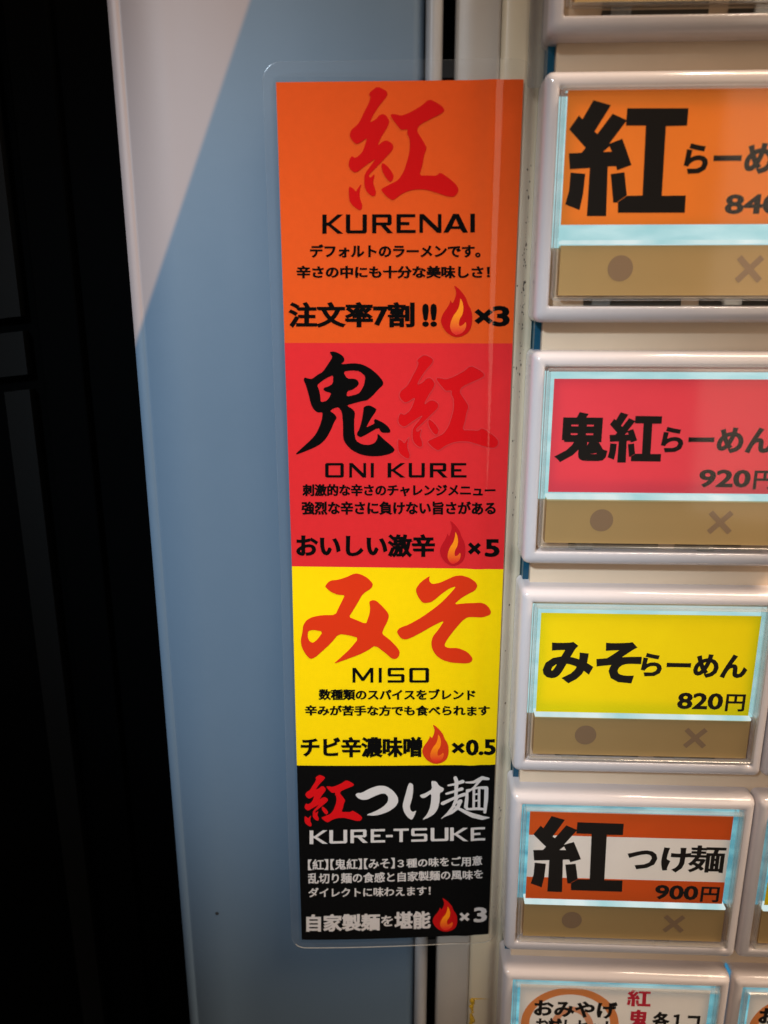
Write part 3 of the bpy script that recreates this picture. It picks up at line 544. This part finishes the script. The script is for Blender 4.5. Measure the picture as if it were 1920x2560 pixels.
# ------------------------------------------------------------------ the laminated menu strip
XL, XR, SZB = -0.04225, -0.00275, -0.1643
def surf(x, z):
    t = min(max((-.080 - z) / .0843, 0), 1.25); f = t * (1.36 - .36 * t)
    if t < .15: f *= t / .15 * (2 - t / .15)
    u = min(max((XR - x) / (XR - XL), 0), 1.06); s = 1 - (1 - u) ** 1.4 if u < 1 else 1.0
    ridge = 0.00050 * math.exp(-((x + 0.0076) / 0.0016) ** 2) + 0.00018 * math.exp(-((x + 0.0042) / 0.0013) ** 2)
    fade = 0.5 + 0.5 * max(0, 1 + z / 0.12)
    return .0040 - .0032 * f * s - ridge * fade

ms = thing('menu_strip', 'tall laminated menu strip in orange, red, yellow and black taped across the seam', 'menu sign', (-0.0225, 0.004, -0.165))
def grid_sheet(name, x0, x1, z0, z1, off, mat, parent, step=0.0007):
    nx = max(1, int((x1 - x0) / step)); nz = max(1, int((z1 - z0) / 0.002))
    bm = bmesh.new()
    R = [[bm.verts.new((x0 + (x1 - x0) * i / nx, surf(x0 + (x1 - x0) * i / nx, z0 + (z1 - z0) * j / nz) - off, z0 + (z1 - z0) * j / nz)) for i in range(nx + 1)] for j in range(nz + 1)]
    for a, b in zip(R, R[1:]):
        for i in range(nx): bm.faces.new((a[i], a[i + 1], b[i + 1], b[i]))
    return from_bm(name, bm, mat, parent, True)

SEC = [('orange_panel', 'orange', 0, -0.0410), ('red_panel', 'red', -0.0410, -0.0821), ('yellow_panel', 'yellow', -0.0821, -0.1233), ('black_panel', 'black', -0.1233, SZB)]
panels = []
for nm, mt, z1, z0 in SEC:
    panels.append(at(ms, grid_sheet(nm, XL, XR, z0, z1, 0.0, M[mt], ms)))
def child(panel, o):
    o.parent = panel; o.location = (0, 0, 0); return o
INK = lambda lift: (lambda x, z: surf(x, z) - lift)

GR = 0.0007
kure = [chaikin([tuple(v) for v in l]) for l in D['kure']]
ku = unit(kure)
def loops_mesh(list_of_loops): return merge([tess(l) for l in list_of_loops])
child(panels[0], flat_mesh('brush_character', loops_mesh([[l] for l in kure]), INK(6e-5), M['crimson'], panels[0], GR))
# red on red copy with a pale outline
q2 = D['boxes']['kure2']
k2 = [to_quad((l, []), q2)[0] for l in ku]
child(panels[1], flat_mesh('brush_character', loops_mesh([[l] for l in k2]), INK(6e-5), M['scarlet'], panels[1], GR))
outline = []
for l in k2:
    polys = []
    for i in range(len(l)):
        polys += stroke_polys([l[i], l[(i + 1) % len(l)]], [0.09, 0.09])[:1]
    outline.append(union(polys))
child(panels[1], flat_mesh('character_outline', merge(outline), INK(9e-5), M['pink_line'], panels[1], GR))
oni = [[chaikin([tuple(v) for v in l]) for l in g] for g in D['oni']]
child(panels[1], flat_mesh('brush_character', loops_mesh(oni), INK(6e-5), M['black'], panels[1], GR))
mis = [[chaikin([tuple(v) for v in l]) for l in g] for g in D['miso']]
for g in mis:
    child(panels[2], flat_mesh('brush_character', loops_mesh([g]), INK(6e-5), M['vermilion'], panels[2], GR))
q4 = D['boxes']['kure4']
child(panels[3], flat_mesh('brush_character', loops_mesh([[to_quad((l, []), q4)[0]] for l in ku]), INK(6e-5), M['scarlet'], panels[3], GR))
for g in D['tsuke']:
    child(panels[3], flat_mesh('brush_character', loops_mesh([[chaikin([tuple(v) for v in l]) for l in g]]), INK(6e-5), M['white_ink'], panels[3], GR))
pl = []
for pts, ws in D['men']: pl += stroke_polys(pts, [w_ * 1.9 for w_ in ws])
child(panels[3], flat_mesh('brush_character', union(pl), INK(6e-5), M['white_ink'], panels[3], GR))

# latin titles
G = {
 'K': ([[[(0, 0), (.22, 0), (.22, .42), (.30, .42), (.79, 0), (1.09, 0), (.46, .50), (1.07, 1), (.79, 1), (.30, .58), (.22, .58), (.22, 1), (0, 1)]]]),
 'U': ([[[(0, 1), (0, .09), (.08, 0), (1.0, 0), (1.08, .09), (1.08, 1), (.86, 1), (.86, .165), (.22, .165), (.22, 1)]]]),
 'R': ([[[(0, 0), (.22, 0), (.22, .42), (.44, .42), (.82, 0), (1.12, 0), (.72, .42), (.96, .42), (1.04, .5), (1.04, .92), (.96, 1), (0, 1)], [(.22, .57), (.22, .835), (.82, .835), (.82, .57)]]]),
 'E': ([[[(0, 0), (1, 0), (1, .165), (.22, .165), (.22, .42), (.67, .42), (.67, .585), (.22, .585), (.22, .835), (.98, .835), (.98, 1), (0, 1)]]]),
 'N': ([[[(0, 0), (.18, 0), (.18, .72), (.9, 0), (1.13, 0), (1.13, 1), (.95, 1), (.95, .28), (.22, 1), (0, 1)]]]),
 'A': ([[[(0, 0), (.25, 0), (.38, .2), (.87, .2), (1.0, 0), (1.27, 0), (.80, 1), (.5, 1)], [(.46, .34), (.81, .34), (.635, .76)]]]),
 'I': ([[[(0, 0), (.22, 0), (.22, 1), (0, 1)]]]),
 'O': ([[[(.08, 0), (1.02, 0), (1.1, .08), (1.1, .92), (1.02, 1), (.08, 1), (0, .92), (0, .08)], [(.2, .165), (.2, .835), (.9, .835), (.9, .165)]]]),
 'M': ([[[(0, 0), (.18, 0), (.18, .70), (.57, .12), (.73, .12), (1.12, .70), (1.12, 0), (1.3, 0), (1.3, 1), (1.1, 1), (.65, .36), (.2, 1), (0, 1)]]]),
 'S': ([[[(0, 0), (1.02, 0), (1.1, .08), (1.1, .5), (1.02, .58), (.22, .58), (.22, .835), (1.08, .835), (1.08, 1), (.08, 1), (0, .92), (0, .5), (.08, .42), (.88, .42), (.88, .165), (0, .165)]]]),
 'T': ([[[(.39, 0), (.61, 0), (.61, .835), (1, .835), (1, 1), (0, 1), (0, .835), (.39, .835)]]]),
}
for sec in (1, 2, 3, 4):
    parts = []
    for s_, ch, q in D['roman']:
        if s_ != sec: continue
        if ch == '-':
            parts.append(to_quad(([(0, .38), (1, .38), (1, .55), (0, .55)], [(0, 1, 2), (0, 2, 3)]), q)); continue
        for loops in G[ch]:
            W = max(v[0] for v in loops[0])
            V, F = tess(loops)
            parts.append(to_quad(([(x / W, z) for x, z in V], F), q))
    child(panels[sec - 1], flat_mesh('latin_title', merge(parts), INK(6e-5), M['white_ink'] if sec == 4 else M['black'], panels[sec - 1], GR))

# printed sentences
for sec, s, q, rx, ry in D['texts']:
    if sec == 4: rx, ry = rx * .85, ry * .85
    child(panels[sec - 1], flat_mesh('lettering', to_quad(bold_text(s, rx, ry), q), INK(6e-5), M['white_ink'] if sec == 4 else M['black'], panels[sec - 1], GR))

# printed flames
fl = [chaikin([tuple(v) for v in l], .22) for l in D['flame']]
xs = [v[0] for v in fl[0]]; zs = [v[1] for v in fl[0]]
bx = (min(xs), max(xs), min(zs), max(zs))
fu = [[((x - bx[0]) / (bx[1] - bx[0]), (z - bx[2]) / (bx[3] - bx[2])) for x, z in l] for l in fl]
own = [(bx[0], bx[2]), (bx[1], bx[2]), (bx[1], bx[3]), (bx[0], bx[3])]
for sec, q, mt in ((1, own, 'flame_red'), (2, D['boxes']['flame2'], 'flame_dark'), (3, D['boxes']['flame3'], 'flame_orange'), (4, D['boxes']['flame4'], 'flame_red')):
    child(panels[sec - 1], flat_mesh('flame_symbol', to_quad(tess([fu[0]]), q), INK(7e-5), M[mt], panels[sec - 1], GR))
    child(panels[sec - 1], flat_mesh('flame_core', to_quad(tess([fu[1]]), q), INK(1.0e-4), M['flame_core'], panels[sec - 1], GR))

# the clear pouch: one sheet over the print with rounded corners
FX0, FX1, FZ0, FZ1 = XL - 0.0021, XR + 0.0016, SZB - 0.0019, 0.0029
outer = round_rect(FX0, FX1, FZ0, FZ1, 0.0028, 6)
V, F = tess([[(x * 1000, z * 1000) for x, z in outer]])
film = at(ms, flat_mesh('laminate_film', (V, F), INK(2.3e-4), [M['film'], M['film_margin']], ms, 0.0007))
for p in film.data.polygons:
    p.use_smooth = True
    c = p.center
    if not (XL - .0004 < c.x < XR + .0004 and SZB - .0004 < c.z < .0004): p.material_index = 1
# its cut edge; the glint along the bottom is put into the material
bm = bmesh.new()
n = len(outer); fine = []
for i in range(n):
    a, b = outer[i], outer[(i + 1) % n]; k = max(1, int(math.hypot(b[0] - a[0], b[1] - a[1]) / 0.0012))
    fine += [(a[0] + (b[0] - a[0]) * j / k, a[1] + (b[1] - a[1]) * j / k) for j in range(k)]
ra = [bm.verts.new((x, surf(x, z) - 2.35e-4, z)) for x, z in fine]
rb = [bm.verts.new((x + (0.00006 if x < -.0225 else -.00006), surf(x, z) - 2.5e-4, z + (.00007 if z < -.08 else -.00007))) for x, z in fine]
rc = [bm.verts.new((x, surf(x, z) - 0.2e-4, z)) for x, z in fine]
for i in range(len(fine)):
    j = (i + 1) % len(fine)
    bm.faces.new((ra[i], ra[j], rb[j], rb[i])); bm.faces.new((rc[i], rc[j], ra[j], ra[i]))
M['edge_clear'] = clear_mat('laminate edge', 0.04, (0.85, 0.83, 0.78, 1), 0.2, 0.5)
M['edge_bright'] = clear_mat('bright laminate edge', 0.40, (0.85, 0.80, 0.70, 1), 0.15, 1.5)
fe = at(ms, from_bm('film_edge', bm, [M['edge_clear'], M['edge_bright']], ms))
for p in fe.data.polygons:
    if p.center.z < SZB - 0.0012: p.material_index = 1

# ------------------------------------------------------------------ ticket buttons
BW, BH = 46.76, 37.38
def frame_mesh():
    prof = [(0.0, 6.4), (0.0, 0.4), (0.04, -0.3), (0.2, -0.95), (0.5, -1.42), (0.9, -1.68), (1.3, -1.77), (1.75, -1.77), (1.98, -1.70), (2.12, -1.52), (2.2, -1.2), (2.25, 2.6)]
    bm = bmesh.new(); rings = []
    for d, y in prof:
        r = max(0.35, 1.15 - d * .4)
        # the lower rail is a little wider than the upper
        bot = d * (2.65 / 2.2) if d else 0
        pts = round_rect(d, BW - d, -BH + bot, -d * (2.45 / 2.2), r, 4)
        rings.append([bm.verts.new((x * MM, y * MM, z * MM)) for x, z in pts])
    for a, b in zip(rings, rings[1:]):
        n = len(a)
        for i in range(n):
            j = (i + 1) % n
            bm.faces.new((a[i], b[i], b[j], a[j]))
    bmesh.ops.recalc_face_normals(bm, faces=bm.faces)
    return bm
def sheet(name, x0, x1, t0, t1, y, mat, parent):
    bm = bmesh.new()
    f = bm.faces.new([bm.verts.new((x * MM, y * MM, -t * MM)) for x, t in ((x0, t1), (x1, t1), (x1, t0), (x0, t0))])
    f.normal_update()
    if f.normal.y > 0: f.normal_flip()
    return from_bm(name, bm, mat, parent)
def bbox_mm(name, x0, x1, t0, t1, y0, y1, mat, parent, bev=0):
    return box(name, x0 * MM, x1 * MM, y0 * MM, y1 * MM, -t1 * MM, -t0 * MM, mat, parent, bev * MM)

def make_button():
    r = thing('ticket_button', '-', 'ticket button', (0, 0, 0), 'ticket buttons on the vending machine')
    from_bm('frame', frame_mesh(), M['plastic'], r, True)
    # the lit cavity behind the card
    bl = bbox_mm('backlight', 2.3, 44.46, 3.35, 25.6, 0.35, 0.8, M['glow'], r)
    bbox_mm('cavity_roof', 2.3, 44.46, 2.4, 3.3, 0.2, 0.8, M['plastic'], r)
    bbox_mm('lamp_panel', 4.6, 41.8, 4.9, 22.0, -0.9, -0.6, M['lamp'], r)
    bbox_mm('cavity_floor', 2.26, 44.5, 25.65, 34.72, 0.6, 2.0, M['chassis'], r)
    # acrylic ridge between the card and the plate
    bbox_mm('light_bar', 3.55, 43.3, 24.58, 25.08, -2.1, 0.3, M['bar_glow'], r, 0.12)
    # plate with its two signs
    p = bbox_mm('status_plate', 3.62, 43.3, 25.35, 33.05, -1.75, 0.5, M['plate'], r)
    bm = bmesh.new()
    bm.faces.new([bm.verts.new(((13.25 + 2.0 * math.cos(k * math.pi / 18)) * MM, -1.79 * MM, (-28.85 + 2.0 * math.sin(k * math.pi / 18)) * MM)) for k in range(36)])
    for f in bm.faces:
        f.normal_update()
        if f.normal.y > 0: f.normal_flip()
    from_bm('dot_sign', bm, M['mark'], p)
    V, F = union([[(33.6 + sx * c - sz * s_, -29.0 + sx * s_ + sz * c) for sx, sz in ((-2.55, -.48), (2.55, -.48), (2.55, .48), (-2.55, .48))] for c, s_ in ((.7071, .7071), (.7071, -.7071))])
    flat_mesh('cross_sign', (V, F), lambda x, z: -1.79 * MM, M['mark'], p)
    # slots and posts under the plate
    bbox_mm('slot', 8.2, 24.0, 33.6, 34.6, 0.3, 0.7, M['slot'], r)
    bbox_mm('slot', 27.0, 38.5, 33.6, 34.6, 0.3, 0.7, M['slot'], r)
    for x in (9.3, 30.5):
        bbox_mm('post', x, x + 3.0, 33.5, 34.65, -0.8, 0.2, M['rim'], r, 0.1)
    # the clear cover and its moulded rim
    c = sheet('clear_cover', 2.42, 44.34, 2.75, 33.75, -2.74, M['cover'], r)
    bm = bmesh.new()
    rr = []
    for d, y in ((0.0, -1.2), (0.0, -2.45), (0.12, -2.74), (0.42, -2.80), (0.5, -2.70), (0.5, -1.2)):
        rr.append([bm.verts.new((x * MM, y * MM, z * MM)) for x, z in round_rect(2.36 + d, 44.4 - d, -33.85 + d, -2.66 - d, max(.1, .5 - d), 2)])
    for a, b in zip(rr, rr[1:]):
        n = len(a)
        for i in range(n): bm.faces.new((a[i], b[i], b[(i + 1) % n], a[(i + 1) % n]))
    bmesh.ops.recalc_face_normals(bm, faces=bm.faces)
    from_bm('cover_rim', bm, M['rim'], c)
    # moulded ribs of the light guide beside the card
    for x0, x1 in ((2.95, 3.05), (43.55, 43.65)):
        bbox_mm('light_guide', x0, x1, 3.4, 24.2, -2.2, .3, M['guide'], r)
    return r
M['guide'] = clear_mat('light guide rib', 0.22, (0.30, 0.55, 0.60, 1), 0.1, 1.0)

def copy_tree(o, parent=None):
    c = o.copy(); C.objects.link(c)
    if parent is not None: c.parent = parent
    for ch in list(o.children): copy_tree(ch, c)
    return c

def label_card(root, x0, x1, t0, t1, mat, bands=()):
    """card with a slight bow; bands are printed fields (t0, t1, material)"""
    o = sheet('card', x0, x1, t0, t1, -1.8, mat, root)
    for a, b, m in bands:
        sheet('printed_band', x0 + .002, x1 - .002, a, b, -1.812, m, o)
    return o
def btext(card, s, b, rx, ry, mat):
    x0, t0, x1, t1 = b
    flat_mesh('lettering', to_quad(bold_text(s, rx, ry), [(x0, -t1), (x1, -t1), (x1, -t0), (x0, -t0)]), lambda x, z: -1.84 * MM, mat, card)
def ring(name, card, cx, ct, rx, rt, wd, mat, a0=0, a1=360, y=-1.82):
    n = 64; V, F = [], []
    for k in range(n + 1):
        a = math.radians(a0 + (a1 - a0) * k / n)
        for s_ in (0, 1):
            V.append((cx + (rx - s_ * wd) * math.cos(a), -ct + (rt - s_ * wd) * math.sin(a)))
    for k in range(n): F.append((2 * k, 2 * k + 1, 2 * k + 3)); F.append((2 * k, 2 * k + 3, 2 * k + 2))
    flat_mesh(name, (V, F), lambda x, z: y * MM, mat, card)

proto = make_button()
LBL = {
 (-1, 0): 'white framed ticket button at the very top, only its lower rim in view',
 (0, 0): 'ticket button with orange card and big black character, priced 840 yen',
 (1, 0): 'ticket button with pinkish red card, priced 920 yen',
 (2, 0): 'ticket button with plain yellow card, priced 820 yen',
 (3, 0): 'ticket button with orange and white banded card, priced 900 yen',
 (4, 0): 'ticket button with white card, pale orange ring and red characters at bottom',
 (2, 1): 'frame edge of the ticket button right of the yellow 820 yen one',
 (3, 1): 'cropped ticket button right of the orange and white 900 yen one',
 (4, 1): 'cropped ticket button with orange ring, in the bottom right corner',
}
CARD = {(-1, 0): (3.35, 42.6, 3.5, 23.2), (0, 0): (3.37, 42.6, 2.9, 22.25), (1, 0): (3.72, 42.8, 4.42, 23.85), (2, 0): (3.7, 42.75, 4.28, 24.12), (3, 0): (3.68, 42.55, 3.62, 23.85), (4, 0): (3.7, 42.6, 3.2, 23.8),
        (2, 1): (3.7, 42.6, 3.6, 23.8), (3, 1): (3.7, 42.6, 3.6, 23.8), (4, 1): (3.7, 42.6, 3.2, 23.8)}
CMAT = {(-1, 0): 'label_orange', (0, 0): 'label_orange', (1, 0): 'label_pink', (2, 0): 'label_yellow', (3, 0): 'label_white', (4, 0): 'label_white', (2, 1): 'label_orange', (3, 1): 'label_white', (4, 1): 'label_white'}
cards = {}
keys = list(LBL)
roots = {}
for k in keys:
    r = proto if k == keys[-1] else copy_tree(proto)
    roots[k] = r
for k in keys:
    r = roots[k]
    row, col = k
    r.location = (col * (BW + 0.30) * MM, 0, -row * 42 * MM)
    r['label'] = LBL[k]
    bands = ()
    if k == (3, 0): bands = ((3.62, 9.0, M['band_orange']), (18.75, 23.85, M['band_orange']))
    if k == (3, 1): bands = ((18.6, 23.8, M['label_yellow']),)
    cards[k] = label_card(r, *CARD[k], M[CMAT[k]], bands)
    if row >= 3:
        for ch in r.children:
            if ch.name.startswith('backlight'):
                me = ch.data.copy(); me.materials.clear(); me.materials.append(M['glow_blue']); ch.data = me
GK = [[[tuple(v) for v in l] for l in g] for g in D['gothic']]
gx = [v[0] for g in GK for v in g[0]]; gz = [v[1] for g in GK for v in g[0]]
def gothic(card, b, mat):
    x0, t0, x1, t1 = b
    sx = (x1 - x0) / (max(gx) - min(gx)); sz = (t1 - t0) / (max(gz) - min(gz))
    parts = [tess([[(x0 + (x - min(gx)) * sx, -t0 - (z - min(gz)) * sz) for x, z in l] for l in g]) for g in GK]
    flat_mesh('lettering', merge(parts), lambda x, z: -1.84 * MM, mat, card)
for row, s, b, rx, ry in D['btexts']:
    k = (row, 0)
    mat = M['red_ink'] if (row == 4 and s in ('紅', '鬼')) else M['ink']
    if s == '紅':
        gothic(cards[k], b, mat)
    elif s == '鬼紅':
        xm = b[0] + (b[2] - b[0]) * .495
        btext(cards[k], '鬼', (b[0], b[1], xm, b[3]), rx, ry, mat)
        gothic(cards[k], (xm + .1, b[1], b[2], b[3]), mat)
    elif s.endswith('円'):
        x0, t0, x1, t1 = b; wd = x1 - x0
        btext(cards[k], s[:-1], (x0, t0, x0 + wd * .675, t1 - (t1 - t0) * .07), rx, ry, mat)
        btext(cards[k], '円', (x0 + wd * .715, t0 + (t1 - t0) * .04, x1, t1), .026, .022, mat)
    else:
        btext(cards[k], s, b, rx, ry, mat)
ring('printed_ring', cards[(4, 0)], 14.4, 13.3, 10.2, 9.6, 1.75, M['ring_ink'])
ring('printed_ring', cards[(4, 0)], 14.9, 14.6, 4.6, 6.0, 1.4, M['ring_pink'], y=-1.815)
ring('printed_ring', cards[(4, 1)], 14.4, 13.3, 10.2, 9.6, 1.75, M['ring_ink'])
btext(cards[(4, 1)], 'おみやげ', [6.0, 7.01, 24.04, 11.51], .045, .035, M['ink'])
